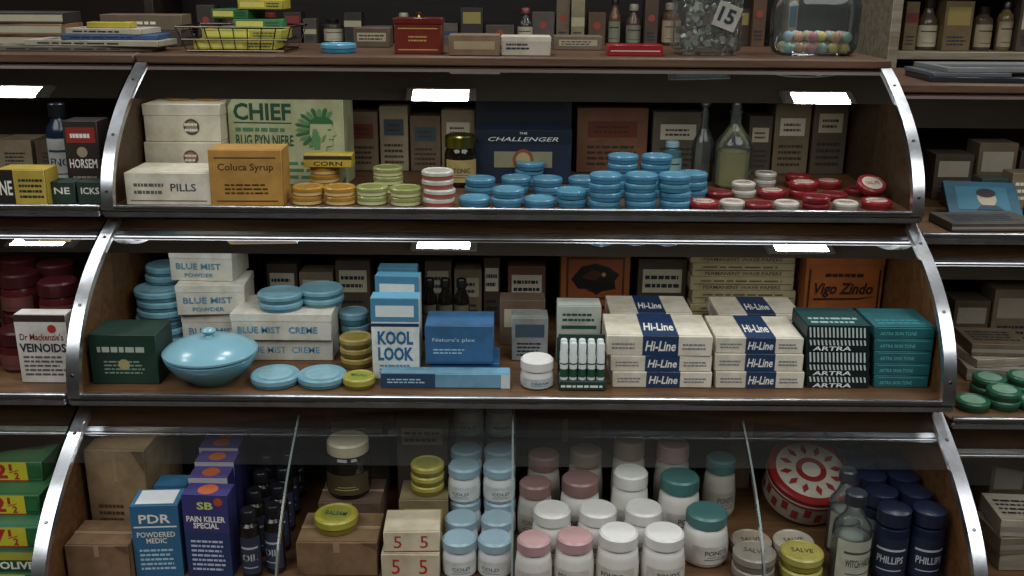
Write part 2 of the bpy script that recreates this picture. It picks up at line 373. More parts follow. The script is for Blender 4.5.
c_at(438,208,ZT,.036,WT,'tin','round off-white tin with reddish band, stacked','tin','off-white tins in the upper tier',4,.0195,jx=.004)
c_at(460,188,ZT,.04,jar_proto(.04,.125,G_DRK,mat('9a9450','metal'),.03,.95,mat('b09a60'),'TONIC'),'jar','amber glass jar with brassy lid','jar')
BTB,BTL,BTT=mat('2f5f7a','enamel'),mat('5189a4','enamel'),mat('5c94ac','enamel')
BT=tin_proto(.036,.019,BTB,BTL,top=(BTT,),band=I('356f8e'))
gb='blue round tins in the upper tier'
for px,yb,n in ((474,208,1),(507,208,2),(540,209,1),(573,209,2),(480,196,2),(515,195,2),(549,196,2),(584,196,2),(606,211,4),(641,211,4),(676,211,4),(622,198,5),(657,198,5),(694,199,3),(530,187,3)):
    c_at(px,yb,ZT,.036,BT,'tin','small round dusky-blue tin on the upper shelf' if n==1 else 'small round dusky-blue tin in a stack','tin',gb,n,.019,jx=.003)
box_at(474,570,130,0,ZT,.11,'16233a',[('b','F',0,1,.74,.99,I('0f1828')),('t','F','THE',.5,.94,.08,.04,WHT),('t','F','CHALLENGER',.5,.83,.72,.075,WHT,.0,.3),('b','F',.2,.8,.3,.6,I('8a8468')),('d','F',.5,.45,.026,I('8a4a28')),('d','F',.5,.45,.018,I('b09a70'))],'navy display carton with pale italic lettering',Y=2.47)
o=at_Y(522,2.6,ZT)
lc=MB().box(.25,.004,.265,mat('0f1622')).feats(.25,.004,.265,[('b','F',.08,.92,.62,.95,I('0a0e18')),('b','F',.02,.98,.97,.985,I('6a6a58')),('l','F',.2,.8,.70,.86,2,I('3a4050'))])
put([('b',lc.mesh('card'))],(o.x,2.605,ZT),0,'display_card','dark navy raised lid card behind carton','card')
for x0,x1,yt,c in ((349,378,112,'7f6a50'),(380,408,106,'9a8a70'),(410,440,116,'6f5c48'),(441,474,110,'8d7a60'),(575,645,108,'7b5238'),(650,700,112,'5f5648'),(745,768,116,'4a4036'),(770,805,104,'75664c'),(808,850,98,'5a4f40')):
    box_at(x0,x1,yt,0,ZT,.1,c,[('b','F',.15,.85,.55,.8,I(random.choice(('b0a488','c0b8a0','6a3020','3a4a50')))),('l','F',.25,.75,.6,.75,2,I('3a2c20')),('l','F',.15,.85,.1,.45,4,I('3a2c20'))],'aged brown carton standing at the back of the tier',Y=2.63,rz=random.uniform(-2,2),grp='aged cartons at the back of the upper tier')
c_at(735,190,ZT,.045,bottle_proto(.045,.2,G_CLR,G_CLR,.45,.3,.12,fill=glass('yellow_tonic',(.9,.85,.5),1.3,.05,.35,(.75,.68,.3)),stopper=True),'decanter','clear glass decanter with round stopper and yellowish liquid','bottle')
c_at(703,183,ZT,.028,bottle_proto(.028,.18,G_CLR,G_CLR,.45,.32,.12,stopper=True),'decanter','slim clear glass bottle with ball stopper','bottle')
c_at(672,182,ZT,.026,bottle_proto(.026,.1,G_BLU,mat('9ab8bc','plastic'),.3,.5,.14,mat('8fb4ba')),'bottle','small pale-blue glass bottle behind blue tins','bottle')
RT=tin_proto(.034,.019,mat('7a1a20','enamel'),mat('8c242a','enamel'),top=(mat('c8c0b0','enamel'),'SALVE',RED))
R2=tin_proto(.031,.015,mat('6a1418','enamel'),mat('7c1e24','enamel'),top=(mat('6c1a20','enamel'),))
W2=tin_proto(.028,.017,mat('a8a498','enamel'),mat('c4c0b4','enamel'),top=(mat('b4b0a4','enamel'),'BALM',RED))
for px,yb,n,p in ((706,212,1,RT),(735,211,1,W2),(762,212,1,R2),(790,212,1,W2),(820,212,2,R2),(746,199,2,W2),(775,200,1,RT),(806,200,2,RT),(838,202,1,R2),(850,212,1,W2),(881,211,1,RT),(768,188,2,W2),(800,189,2,R2),(832,190,1,RT),(862,197,1,R2),(722,200,1,R2)):
    c_at(px,yb,ZT,.034,p,'tin','small red and cream round tin' if p is RT else ('small dark-red round tin' if p is R2 else 'small off-white round tin'),'tin','red and white tins in the upper tier',n,.019 if p is RT else (.0152 if p is R2 else .0172))
p=on_z(882,204,ZT)
put(RT,p+Vector((-.012,.055,.024)),name='tin',label='small red tin leaning against another tin',cat='tin',rot=(.45,.0,.2))

# left neighbour, top tier
c_at(60,206,ZT,.03,bottle_proto(.03,.2,mat('1a2438','ceramic'),mat('14161c','plastic'),.3,.5,.16,mat('b8bcb4'),'ENO',NAVY),'bottle','dark blue bottle with pale label and black cap','bottle',Y=2.36)
box_at(70,104,112,206,ZT,.07,'2b201c',[('b','F',.08,.92,.72,.92,I('8a2a24')),('l','F',.2,.8,.76,.88,1,WHT),('t','F','HORSEM',.5,.45,.8,.12,WHT),('l','F',.15,.85,.1,.3,4,I('9a8a70')),('d','F',.5,.6,.012,I('9a8a70'))],'dark brown upright carton with red band',Y=2.26,h=.175)
box_at(0,48,170,206,ZT,.07,'b8a040',[('b','F',.0,.35,0,1,I('201c14')),('t','F','NE',.18,.5,.26,.4,WHT),('l','F',.45,.95,.2,.8,4,INK)],'yellow carton with black lettered end')
box_at(50,76,182,207,ZT,.05,'20382c',[('t','F','NE',.5,.6,.6,.3,WHT)],'small dark green carton',Y=2.19)
box_at(78,104,182,207,ZT,.05,'263a30',[('t','F','ICKS',.5,.6,.7,.3,WHT)],'small dark green carton with white lettering',Y=2.19)
for i,(x0,x1,c) in enumerate(((0,34,'8a7a62'),(-40,-3,'7a6a50'),(38,70,'5a4a3a'))):
    box_at(x0,x1,140,0,ZT,.1,c,[('l','F',.2,.8,.3,.7,4,INK)],'aged cardboard carton behind smaller cartons',Y=2.5)

# =============== MID TIER ===============
box_at(93,160,335,384,ZM,.1,'18362b',[('l','F',.12,.88,.6,.84,1,I('a8b0a0')),('l','F',.2,.8,.2,.5,4,I('7a9080')),('d','F',.5,.4,.012,I('a09860'))],'dark green carton beside the blue bowl')
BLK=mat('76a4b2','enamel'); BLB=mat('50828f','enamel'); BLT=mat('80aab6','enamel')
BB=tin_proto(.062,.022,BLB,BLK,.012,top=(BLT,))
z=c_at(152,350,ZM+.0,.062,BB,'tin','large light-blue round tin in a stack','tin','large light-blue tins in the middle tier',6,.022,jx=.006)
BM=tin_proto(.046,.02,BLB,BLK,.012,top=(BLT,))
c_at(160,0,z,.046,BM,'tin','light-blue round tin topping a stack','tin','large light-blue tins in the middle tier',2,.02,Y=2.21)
MI=I('4f8aa8')
MIST=lambda s:[('t','F','BLUE MIST',.46,.5,.72,.2,MI,.01),('t','F',s,.46,.2,.46,.13,MI,.01)]
z=ZM
z=box_at(184,252,0,0,z,.12,'cecabc',MIST('POWDER'),'off-white powder carton in a stack',Y=2.16,h=.085,grp='powder cartons in the middle tier',lidm=mat('d8d4c6'),lidf=.25)
z=box_at(178,246,0,0,z,.12,'d2cec0',MIST('POWDER'),'off-white powder carton in a stack',Y=2.15,h=.07,rz=4,grp='powder cartons in the middle tier',lidm=mat('dad6c8'),lidf=.25)
z=box_at(170,234,0,0,z,.12,'d4d0c2',MIST('POWDER'),'off-white powder carton topping a stack',Y=2.18,h=.07,rz=-3,grp='powder cartons in the middle tier',lidm=mat('dcd8cc'),lidf=.25)
z=box_at(240,334,0,0,ZM,.14,'c0bcae',[('t','F','BLUE MIST  CREME',.46,.5,.8,.3,MI,.01)],'flat off-white cream carton at the bottom of a pair',Y=2.09,h=.05)
z=box_at(232,333,0,0,z,.14,'cec8ba',[('t','F','BLUE MIST   CREME',.46,.4,.8,.24,MI,.01)],'flat off-white cream carton carrying blue tins',Y=2.08,h=.062,lidm=mat('d8d2c4'))
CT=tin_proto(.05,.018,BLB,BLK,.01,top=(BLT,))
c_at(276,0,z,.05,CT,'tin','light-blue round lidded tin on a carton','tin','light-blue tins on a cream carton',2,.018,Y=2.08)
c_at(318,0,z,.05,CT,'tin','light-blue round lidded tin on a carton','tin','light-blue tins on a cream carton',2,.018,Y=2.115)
r=.096; k_=.84
b=MB().lathe([(a*r,c*k_) for a,c in [(0,.0),(.5,.0),(.55,.008),(.82,.03),(.97,.055),(1,.066),(.96,.070),(0,.070)]],mat('6b9daa','ceramic'),48)
l=MB().lathe([(a*r,c*k_) for a,c in [(.97,.0705),(1.02,.073),(1.02,.078),(.92,.088),(.65,.101),(.3,.110),(.11,.113),(.08,.118),(.13,.123),(.16,.129),(.1,.135),(0,.137)]],mat('7aa8b4','ceramic'),48)
p=on_z(203,391,ZM)
put([('bowl',b.mesh('bowl')),('domed_lid',l.mesh('domed_lid'))],p+Vector((0,r*.72,0)),0,'powder_bowl','wide light-blue covered powder bowl with small knobbed lid','bowl')
LT=tin_proto(.052,.02,BLB,BLK,.012,top=(mat('86b0bc','enamel'),))
for px in (270,318): c_at(px,391,ZM,.052,LT,'tin','wide light-blue round tin lying at the shelf front','tin','wide light-blue tins at the shelf front',1,.0205)
YG=tin_proto(.034,.022,mat('6a6a2c','enamel'),mat('a8a048','enamel'),.014,top=(mat('8f9a40','enamel'),'MENTHO',GRN))
c_at(357,391,ZM,.034,YG,'tin','small yellow-green tin with dark lettering','tin')
c_at(354,370,ZM,.036,tin_proto(.036,.022,mat('7a6a30','enamel'),mat('a89450','enamel'),top=(mat('988640','enamel'),)),'tin','small dull-yellow tin, stacked','tin','dull-yellow tins in the middle tier',3,.0225)
c_at(354,352,ZM,.034,tin_proto(.034,.03,BLB,BLK),'tin','small light-blue tin, stacked behind yellow tins','tin','small light-blue tins in a stack',3,.03)
KL=[('b','F',0,1,.72,1,I('4a86a6')),('b','F',0,1,.66,.70,NAVY),('t','F','KOOL',.5,.52,.74,.17,I('20628e'),.035),('t','F','LOOK',.5,.32,.74,.17,I('20628e'),.035),('l','F',.15,.85,.06,.2,3,I('5a90b0')),('b','T',0,1,0,1,I('5c9cb8')),('b','F',.1,.9,.78,.92,I('d8e2e2'))]
box_at(373,420,299,379,ZM,.045,'dfe5e3',KL,'tall blue and white carton with bold blue lettering')
box_at(378,421,277,0,ZM,.04,'cfd8d8',KL[:1]+KL[5:],'tall blue and white carton behind its twin',Y=2.09,rz=-3)
box_at(381,419,268,0,ZM,.04,'4e8299',[('b','F',.1,.9,.6,.9,I('c8d4d4'))],'tall blue carton at the rear of a row',Y=2.15)
box_at(426,494,326,0,ZM+.036,.10,'366690',[('t','F','Nature\'s plex',.42,.62,.62,.13,I('bcd8e4'),.0),('l','F',.12,.6,.25,.42,2,I('9cc0d4')),('b','F',0,1,.0,.06,I('1d4f80'))],'mid-blue carton with fine pale lettering',Y=1.985)
box_at(432,500,0,0,ZM,.1,'2f5f88',[('b','F',0,1,.3,.5,I('7ab0cc'))],'flat blue carton carrying another carton',Y=1.99,h=.0352)
box_at(381,510,374,388,ZM,.04,'6a9ab2',[('b','F',0,.42,0,1,I('26405e')),('l','F',.05,.35,.3,.7,2,I('a8c8d8')),('b','F',.93,1,0,1,I('d0d4d0'))],'long slim light-blue carton with navy end')
for px in (430,446,462): c_at(px,352,ZM,.018,bottle_proto(.018,.15,G_DRK,mat('15130f','plastic'),.3,.5,.14,mat('6a6450')),'bottle','small dark medicine bottle with black cap','bottle','dark bottles in the middle tier',Y=2.22)
for x0,x1,h,c in ((426,452,.16,'5a4a38'),(455,482,.14,'7a6a54'),(484,500,.17,'4a3c30'),(508,545,.15,'6d4a3a'),(270,300,.15,'4a3c30'),(302,335,.13,'8a7c66'),(338,372,.16,'5a4a3a'),(636,684,.17,'4a3e32')):
    box_at(x0,x1,0,0,ZM,.07,c,[('b','F',.1,.9,.5,.85,I(random.choice(('a09880','7a3a2a','c0b8a0')))),('l','F',.15,.85,.55,.8,2,INK),('l','F',.15,.85,.1,.4,3,INK)],'small aged brown carton at the back of the tier',Y=2.35,h=h,grp='aged cartons at the back of the middle tier')
c_at(537,391,ZM,.035,jar_proto(.035,.062,mat('d4d2cc','ceramic'),mat('dedcd6','plastic'),.022,.98,mat('b8c0c0'),'CREAM',I('4a6878')),'jar','small white screw-top cream jar','jar')
box_at(512,548,318,0,ZM,.06,'8d9290',[('b','F',.1,.9,.55,.85,I('3a4c58')),('l','F',.15,.85,.1,.45,4,INK)],'grey carton behind the white jar',Y=2.10)
box_at(500,545,300,0,ZM,.06,'6d5a4a',[('b','F',.1,.9,.4,.8,I('b0a890'))],'brown carton standing behind a grey carton',Y=2.2)
p=on_z(582,391,ZM); rk=MB().box(.098,.06,.022,mat('1d3a31'),bev=.002).box(.098,.004,.105,mat('1d3a31'),(0,.028,0)).feats(.098,.06,.022,[('l','F',.05,.95,.25,.75,1,WHT)])
root=put([('a',rk.mesh('rack'))],p+Vector((0,.03,0)),0,'tube_display','dark green stand holding rows of tubes','display')
tp=MB().lathe([(0,0),(.0082,0),(.0082,.052),(.0072,.054),(.0072,.078),(.006,.080),(0,.080)],mat('cfd6d2','plastic'),16).patch(.0084,.006,.024,2.8,GRN).patch(.0084,.034,.037,2.8,GRN)
tm=[('tube',tp.mesh('tube'))]
for j in range(2):
    for i in range(5): put(tm,p+Vector((-.038+i*.019,.012+j*.022,.0225)),0,'lip_balm_tube','white and green lip balm tube standing in a green stand','tube','tubes in the green stand')
box_at(557,600,306,0,ZM,.06,'b8beb4',[('b','F',0,1,0,.45,I('1d3a30')),('b','F',.1,.9,.6,.66,GRN),('l','F',.12,.88,.72,.9,2,GRN)],'white and dark green carton behind the tube stand',Y=2.09)
BK=I('1a1210'); B2=I('4a2614')
box_at(560,628,249,0,ZM,.1,'9a5528',[('b','F',.08,.92,.36,.90,B2),('b','F',.11,.89,.39,.87,I('8a4a24')),('d','F',.5,.63,.036,B2),('d','F',.5,.63,.031,I('a86a34')),('p','F',[(.15,.62),(.3,.78),(.5,.82),(.7,.77),(.85,.68),(.78,.6),(.8,.5),(.6,.47),(.52,.42),(.4,.5),(.25,.5)],BK),('p','F',[(.3,.64),(.45,.74),(.62,.7),(.5,.6)],B2),('d','F',.62,.68,.005,I('c08a50')),('b','F',.06,.94,.94,.96,BK),('l','F',.15,.85,.22,.32,1,BK),('b','F',.06,.94,.06,.09,BK)],'orange-brown carton with a dark oval picture',Y=2.33)
HL=[('b','F',.34,.68,0,1,NAVY),('t','F','Hi-Line',.51,.5,.29,.52,WHT,.02,.2),('l','F',.05,.3,.3,.7,2,I('7a8088')),('l','F',.72,.95,.3,.7,2,I('7a8088')),('b','T',.34,.68,0,1,NAVY),('t','T','Hi-Line',.51,.4,.29,.34,WHT,.02,.2),('b','L',.3,.7,.2,.8,I('a8a294'))]
gh='cream cartons with blue bands'; lh='long cream carton with navy band and white script'
def hl(x0,x1,Y,z,h=.034,D=.15,rz=0): return box_at(x0,x1,0,0,z,D,'d8d1be',HL,lh,Y=Y,h=h,rz=rz,grp=gh)
z=hl(613,712,1.95,ZM,.034,.14); z=hl(611,712,1.955,z,.034,.14,.6); z=hl(607,712,1.955,z,.043,.145,-1)
z=hl(612,690,2.135,ZM,.036,.13);z=hl(612,690,2.135,z,.034,.13);z=hl(610,692,2.135,z,.032,.13)
z=hl(716,804,1.95,ZM,.036,.14); z=hl(715,803,1.955,z,.037,.14); z=hl(716,803,1.96,z,.034,.145,-.5)
z=hl(718,800,2.135,ZM,.036,.13);z=hl(719,802,2.135,z,.034,.13);z=hl(718,802,2.135,z,.031,.13)
z=ZM
for i in range(6):
    z=box_at(692-i%2*2,793+i%3,0,0,z,.1,'b4a680',[('b','F',.02,.98,.44,.5,I('5a4630')),('l','F',.1,.9,.6,.85,1,I('6a5438')),('t','F','PERMANENT WAVE PAPERS',.5,.25,.75,.25,I('5a4630'))],'long tan carton with brown print in a stack',Y=2.31,h=.034,grp='tan cartons in a stack')
OB=I('2a1408')
box_at(800,888,252,0,ZM,.12,'9a5524',[('t','F','Vigo Zindo',.5,.56,.76,.17,OB,.025,.25),('p','F',[(.12,.445),(.7,.455),(.9,.49),(.68,.47),(.12,.465)],OB),('l','F',.25,.75,.70,.78,1,OB),('l','F',.2,.8,.15,.38,3,OB),('b','F',.04,.06,.1,.8,OB),('b','F',.94,.96,.1,.8,OB),('b','F',.04,.96,.1,.115,OB)],'orange carton with dark brown script lettering',Y=2.27,lidm=mat('a05c28'),lidf=.15)
def stripes(named):
    f=[('b','F',0,1,0,1,I('10181a'))]; lo=.5 if named else .12
    for i in range(15): f.append(('p','F',[(.05+i*.062,lo),(.078+i*.062,lo),(.056+i*.062,.94),(.028+i*.062,.94)],I('c0d0cc')))
    if named: f.append(('t','F','ARTRA',.4,.25,.62,.34,I('e8efea'),.02,.1))
    return f+[('b','T',0,1,0,1,I('163c3c')),('l','T',.1,.9,.1,.5,2,I('8fb0ac'))]
z1=ZM;z2=ZM
for i in range(5):
    z1=box_at(807,869,0,0,z1,.12,'10302f',stripes(i in (0,1,3)),'black and white striped skin-cream carton in a stack',Y=1.955,h=.0268,rz=(-.3,.3,0,.3,-.3)[i],grp='striped dark green cartons')
    z2=box_at(874,940,0,0,z2,.12,'1f6066',[('b','F',.06,.94,.8,.86,I('4aa0a0')),('t','F','ARTRA SKIN TONE',.4,.4,.6,.28,I('6ab8b8'),.0),('l','T',.1,.9,.1,.4,2,I('2f8488'))],'teal skin-cream carton in a stack',Y=1.96,h=.0268,rz=.3-.6*(i%2),grp='teal cartons')
# left neighbour mid
RJ=jar_proto(.042,.09,mat('4a1818','ceramic'),mat('3e1416','plastic'),.03,.98,mat('6a3a34'))
for px,Y,n in ((15,2.0,1),(-30,2.0,1),(60,2.06,2),(20,2.12,2),(-25,2.13,2),(58,2.2,2),(20,2.24,2)):
    c_at(px,0,ZM,.042,RJ,'jar','squat dark red jar with maroon lid','jar','dark red jars in the adjoining case',n,.0905,Y=Y)
box_at(23,74,306,385,ZM,.04,'d2cec6',[('b','F',.0,1,.9,1,I('3a2a28')),('t','F','Dr Mackenzie\'s',.5,.68,.84,.1,I('7a2420')),('t','F','VEINOIDS',.5,.52,.9,.13,INK,.03),('l','F',.1,.9,.1,.42,5,I('5a5450')),('d','F',.72,.8,.009,RED)],'white tablet carton with dark lettering standing upright',Y=1.95,h=.15)
# =============== BOTTOM TIER ===============
def GY(s,c):
    return [('b','F',.34,.82,.0,1,I('c8bc30')),('t','F',s,.5,.52,.16,.78,RED,.04),('t','F','1',.625,.72,.035,.36,RED,.03),('p','F',[(.6,.42),(.72,.56),(.72,.60),(.6,.46)],RED),('t','F','2',.69,.28,.06,.36,RED,.03),('b','F',.84,.98,.2,.8,I(c)),('b','F',.34,.82,.0,.06,RED)]
z=ZB
for i,(s,c) in enumerate((('2','2a6a38'),('MOLIVE','a03028'),('7','2a6a38'),('2','2a6a38'),('2','246030'),('7','a03028'))):
    Y=[1.70,1.71,1.73,1.78,1.84,1.90][i]
    f=GY(s,c) if i!=1 else [('b','F',0,1,.6,1,I('a8a03a')),('t','F','MOLIVE',.66,.32,.55,.4,WHT,.03)]
    z=box_at(-38,45-i%2*2,0,0,z,.2,['2a5c38','1f5030','2f6440','2a5c34','3a6a40','3a5a34'][i],f,'flat green and yellow soap carton in a stack',Y=Y,h=.042,grp='green soap cartons')
def card(x0,x1,Y,z,h,D,lab,rz=0,c='6e5238',fl=(),jit=.0004): return box_at(x0,x1,0,0,z,D,mat(c,'card'),[('b','F',.46,.54,.7,1,I('9a8060'))]+list(fl)+[('b','T',0,1,.46,.54,I('a58c6c')),('b','T',.0,1,.495,.505,I('3a2a1c')),('p','F',[(.0,.0),(.12,.0),(.03,.2),(0,.3)],I('5a4632')),('p','F',[(.9,.9),(1,.8),(1,1),(.8,1)],I('5a4632'))],lab,'cardboard_box','box',rz,None,Y,h,None,.3,jit)
z=card(60,134,1.735,ZB,.085,.1,'brown cardboard box with paper tape',c='7e6246')
card(66,156,1.85,ZB,.235,.2,'large worn cardboard box with taped top',rz=-2,c='8f7656',fl=[('l','F',.15,.6,.3,.5,3,I('4a3828'))])
PD=[('b','F',0,1,0,1,I('2f6488')),('t','F','PDR',.5,.82,.66,.12,WHT,.02),('b','F',.05,.95,.7,.72,WHT),('t','F','POWDERED\nMEDIC',.5,.56,.8,.16,WHT,.01),('l','F',.12,.88,.1,.42,5,I('a8c8d8')),('b','T',.1,.9,.1,.9,I('d0d4d4'))]
box_at(140,186,506,0,ZB,.07,'3a7094',PD,'blue powder carton with white lettering',Y=1.76,rz=4)
box_at(162,194,486,0,ZB,.05,'3a7094',PD[:3],'blue powder carton behind its twin',Y=1.86)
SB=[('b','F',0,1,.56,1,I('38366e')),('b','F',0,1,0,.56,I('243660')),('t','F','SB',.5,.88,.36,.09,I('c0c870'),.03),('d','F',.80,.93,.009,I('b04a28')),('t','F','PAIN KILLER\nSPECIAL',.5,.68,.86,.15,WHT,.03),('l','F',.12,.88,.08,.48,7,I('b8c0d8')),('b','T',0,1,0,1,I('3a346c')),('d','T',.5,.5,.02,I('b05a30'))]
box_at(191,236,496,0,ZB,.05,'2c2c60',SB,'purple-blue medicine carton with white lettering',Y=1.76,rz=-3,grp='purple medicine cartons')
for i,(x,yt) in enumerate(((198,478),(204,462),(208,448),(212,440))):
    box_at(x,x+38,yt,0,ZB,.05,'322f66',[('b','F',0,1,.84,1,I('b8b0b8')),('l','F',.1,.9,.87,.97,1,I('a03a28')),('b','T',0,1,0,1,I('50467c')),('d','T',.5,.5,.018,I('b05c2f'))],'purple medicine carton with orange spot in a row',Y=1.83+i*.065,grp='purple medicine cartons')
VB=bottle_proto(.020,.15,mat('191410','ceramic'),mat('141418','plastic'),.25,.6,.16,mat('30384e'),'OIL',I('b0b4b8'),I('8a90a0'))
for i,(px,Y) in enumerate(((253,1.75),(277,1.77),(259,1.83),(282,1.85),(265,1.91),(287,1.93),(270,1.99),(292,2.0),(275,2.07),(297,2.08))):
    c_at(px,0,ZB,.020,VB,'bottle','small dark glass medicine bottle with black cap','bottle','dark medicine bottles in the lower tier',Y=Y)
z=card(300,380,1.77,ZB,.075,.12,'low brown cardboard box carrying a yellow tin',c='7c6244')
c_at(335,0,z,.045,tin_proto(.045,.03,mat('7a7028','enamel'),mat('a8a03c','enamel'),.016,top=(mat('8f9040','enamel'),'BALSAM',GRN)),'tin','round yellow-green tin on a cardboard box','tin',Y=1.79)
z=card(322,384,1.895,ZB,.095,.11,'cardboard box supporting a dark glass jar',c='5c4838')
c_at(348,0,z,.048,jar_proto(.048,.125,G_DRK,mat('b8ae90','plastic'),.026,.92,mat('4a3e28'),None,I('b0a070'),fill=mat('1c0e08'),rnd=True),'jar','dark glass jar with pale screw lid','jar',Y=1.90)
F5=[('t','F','5',.25,.5,.14,.6,RED,.0),('t','F','5',.72,.5,.14,.6,RED,.0),('b','F',0,1,.02,.06,I('8a4030'))]
z=box_at(384,442,0,0,ZB,.09,'c4b89c',F5,'cream carton marked with red numerals',Y=1.76,h=.055,grp='cream cartons with red numerals')
z=box_at(386,442,0,0,z,.09,'d0c4a8',F5,'cream carton marked with red numerals',Y=1.77,h=.045,rz=2,grp='cream cartons with red numerals')
z=box_at(402,450,0,0,ZB,.09,'8a7a5c',[('b','F',.1,.9,.2,.8,I('b09c40'))],'dull tan carton supporting yellow tins',Y=1.90,h=.10)
c_at(428,0,z,.036,tin_proto(.036,.022,mat('8a7a2c','enamel'),mat('b0a450','enamel'),top=(mat('9a9450','enamel'),)),'tin','yellow round tin in a stack on a carton','tin','yellow tins in the lower tier',3,.022,Y=1.91)
box_at(400,450,0,0,ZB,.1,'6c6050',[('b','F',.1,.9,.7,.9,I('b0aa90')),('l','F',.15,.85,.72,.88,2,INK)],'brown carton at the back of the tier',Y=2.07,h=.21)
box_at(330,392,0,0,ZB,.1,'4c3c2c',[('b','F',.1,.9,.7,.9,I('8a8470'))],'dark brown carton at the back of the tier',Y=2.12,h=.20)
PJ=jar_proto(.035,.080,mat('dadcda','ceramic'),mat('94aeb8','plastic'),.020,.99,mat('d4d6d2'),'COLD',I('4a6a78'))
for px,Y,n in ((461,1.755,1),(497,1.755,1),(463,1.835,1),(499,1.835,1),(466,1.915,2),(501,1.915,2),(468,1.995,2),(501,1.995,2),(470,2.075,3),(502,2.075,3)):
    c_at(px,0,ZB,.035,PJ,'jar','white jar with pale-blue screw lid' if n==1 else 'white jar with pale-blue lid in a stack','jar','pale-blue lidded jars',n,.0805,Y=Y,jx=.001)
LM={'p':mat('b89492','plastic'),'w':mat('dcdad2','plastic'),'t':mat('4a7672','plastic'),'d':mat('8a7a68','plastic'),'m':mat('8e6e68','plastic')}
JB=mat('dad7ce','ceramic'); JC=mat('b4b0a4','ceramic')
def cj(px,Y,r,h,lid,body=JB,z=ZB,txt="POND'S",lh=.22):
    k=('cj',r,h,lid,body.name,txt)
    if k not in TX: TX[k]=jar_proto(r,h,body,LM[lid],h*lh,.9,mat('d2cec2') if body is JB else mat('b0a898'),txt,I('4a5a66'),rnd=True)
    nmz={'p':'pink','w':'white','t':'teal','d':'brown','m':'dusty rose'}[lid]
    c_at(px,0,z,r,TX[k],'jar','white cream jar with %s screw lid'%nmz,'jar','cream jars in the lower tier',Y=Y)
cj(536,1.705,.037,.108,'p'); cj(577,1.71,.040,.110,'p'); cj(621,1.71,.043,.118,'w'); cj(667,1.715,.044,.115,'w')
cj(710,1.80,.047,.112,'t')
cj(554,1.802,.043,.115,'w'); cj(600,1.806,.043,.115,'w'); cj(646,1.812,.043,.115,'w')
cj(632,1.905,.041,.150,'w',JB,txt='SOAP',lh=.2); cj(582,1.90,.044,.135,'m'); cj(682,1.91,.046,.135,'t')
cj(537,1.905,.038,.125,'m',JC); cj(674,2.015,.040,.165,'p',JC); cj(630,2.005,.038,.18,'d',JC); cj(587,2.01,.040,.15,'d',JC); cj(545,2.0,.038,.145,'m',JC)
cj(722,2.0,.036,.14,'t',JC)
card(728,750,2.15,ZB,.22,.08,'tall brown cardboard box behind tins',c='8a7456')
card(530,600,2.12,ZB,.19,.1,'brown cardboard box behind cream jars',c='5a4a3a')
r=.095
b=MB().lathe([(0,0),(r*.96,0),(r*.97,.002),(r*.97,.07),(0,.07)],mat('b8b0a0','enamel'),48)
for k in range(22): b.patch(r*.98,.012+.014*(k%2),.036+.014*(k%2),.16,I('8a2420'),3,c=k*.2856)
LZ=.082
l=MB().lathe([(r*.98,.056),(r,.056),(r,LZ-.004),(r-.004,LZ),(r*.86,LZ),(r*.84,LZ-.003),(0,LZ-.003)],mat('8a2622','enamel'),48).lathe([(r*.82,LZ-.0025),(0,LZ-.002)],mat('c0b8a8','enamel'),48)
l.lathe([(r*1.003,.062),(r*1.003,.067)],I('c8c0b0'),48)
for k in range(12):
    a=k*math.pi/6
    l.add([(r*.45*math.cos(a),r*.45*math.sin(a),LZ-.0014),(r*.6*math.cos(a+.13),r*.6*math.sin(a+.13),LZ-.0014),(r*.76*math.cos(a),r*.76*math.sin(a),LZ-.0014),(r*.6*math.cos(a-.13),r*.6*math.sin(a-.13),LZ-.0014)],[[0,1,2,3]],I('8a2622'))
l.lathe([(r*.36,0),(0,.0001)],I('8a2622'),32,c=(0,0,LZ-.0014)); l.lathe([(r*.22,0),(0,.0001)],I('c8c0b0'),32,c=(0,0,LZ-.001))
z=box_at(785,838,0,0,ZB,.07,'5a4636',[('b','F',.1,.9,.2,.8,I('8a7a60'))],'low brown carton propping up a round tin',Y=2.09,h=.042)
pp=at_Y(814,1.965,ZB)
put([('tin_body',b.mesh('tin_body')),('tin_lid',l.mesh('tin_lid'))],pp+Vector((0,r-.004,r*math.sin(.42)+.004)),name='tin',label='large round red and white tin tilted on a carton',cat='tin',rot=(.42,0,.1))
for px,Y,c1,c2 in ((800,1.83,'c0b8a8','9a9284'),(808,1.735,'a8a050','8a8030'),(757,1.83,'a89a88','7a6a5c'),(760,1.735,'8a8478','6a6458')):
    c_at(px,0,ZB,.043,tin_proto(.043,.03,mat(c2,'enamel'),mat(c1,'enamel'),.016,top=(mat(c1,'paper'),'SALVE',I('4a3a2a'))),'tin','round %s tin in the lower tier'%('yellowish' if c1=='a8a050' else 'pale'),'tin',None,2 if Y<1.8 else 1,.031,Y=Y)
LIQ=glass('clear_lotion',(.85,.9,.85),1.35,.02,.35,(.62,.66,.6))
c_at(855,0,ZB,.038,bottle_proto(.038,.195,G_CLR,mat('2a2c34','plastic'),.38,.42,.13,mat('b8b8a8'),'WITCH HAZEL',I('3a4a3a'),fill=LIQ),'bottle','clear glass bottle with pale label and dark cap','bottle',Y=1.74)
c_at(846,0,ZB,.032,bottle_proto(.032,.19,G_CLR,mat('3a3c40','plastic'),.38,.42,.12,mat('9a9a8c'),fill=LIQ),'bottle','clear glass bottle behind its twin','bottle',Y=1.85)
NB=mat('131b30','plastic')
PHB=bottle_proto(.034,.155,NB,mat('1a2034','plastic'),.25,.72,.2,mat('1c2640'),'PHILLIPS',I('b8bcc0'),I('b8bcc0'),flat=True)
PH2=bottle_proto(.034,.155,NB,mat('1a2034','plastic'),.25,.72,.2,mat('8a90a0'),'PHILLIPS',I('1c2640'),I('1c2640'),flat=True)
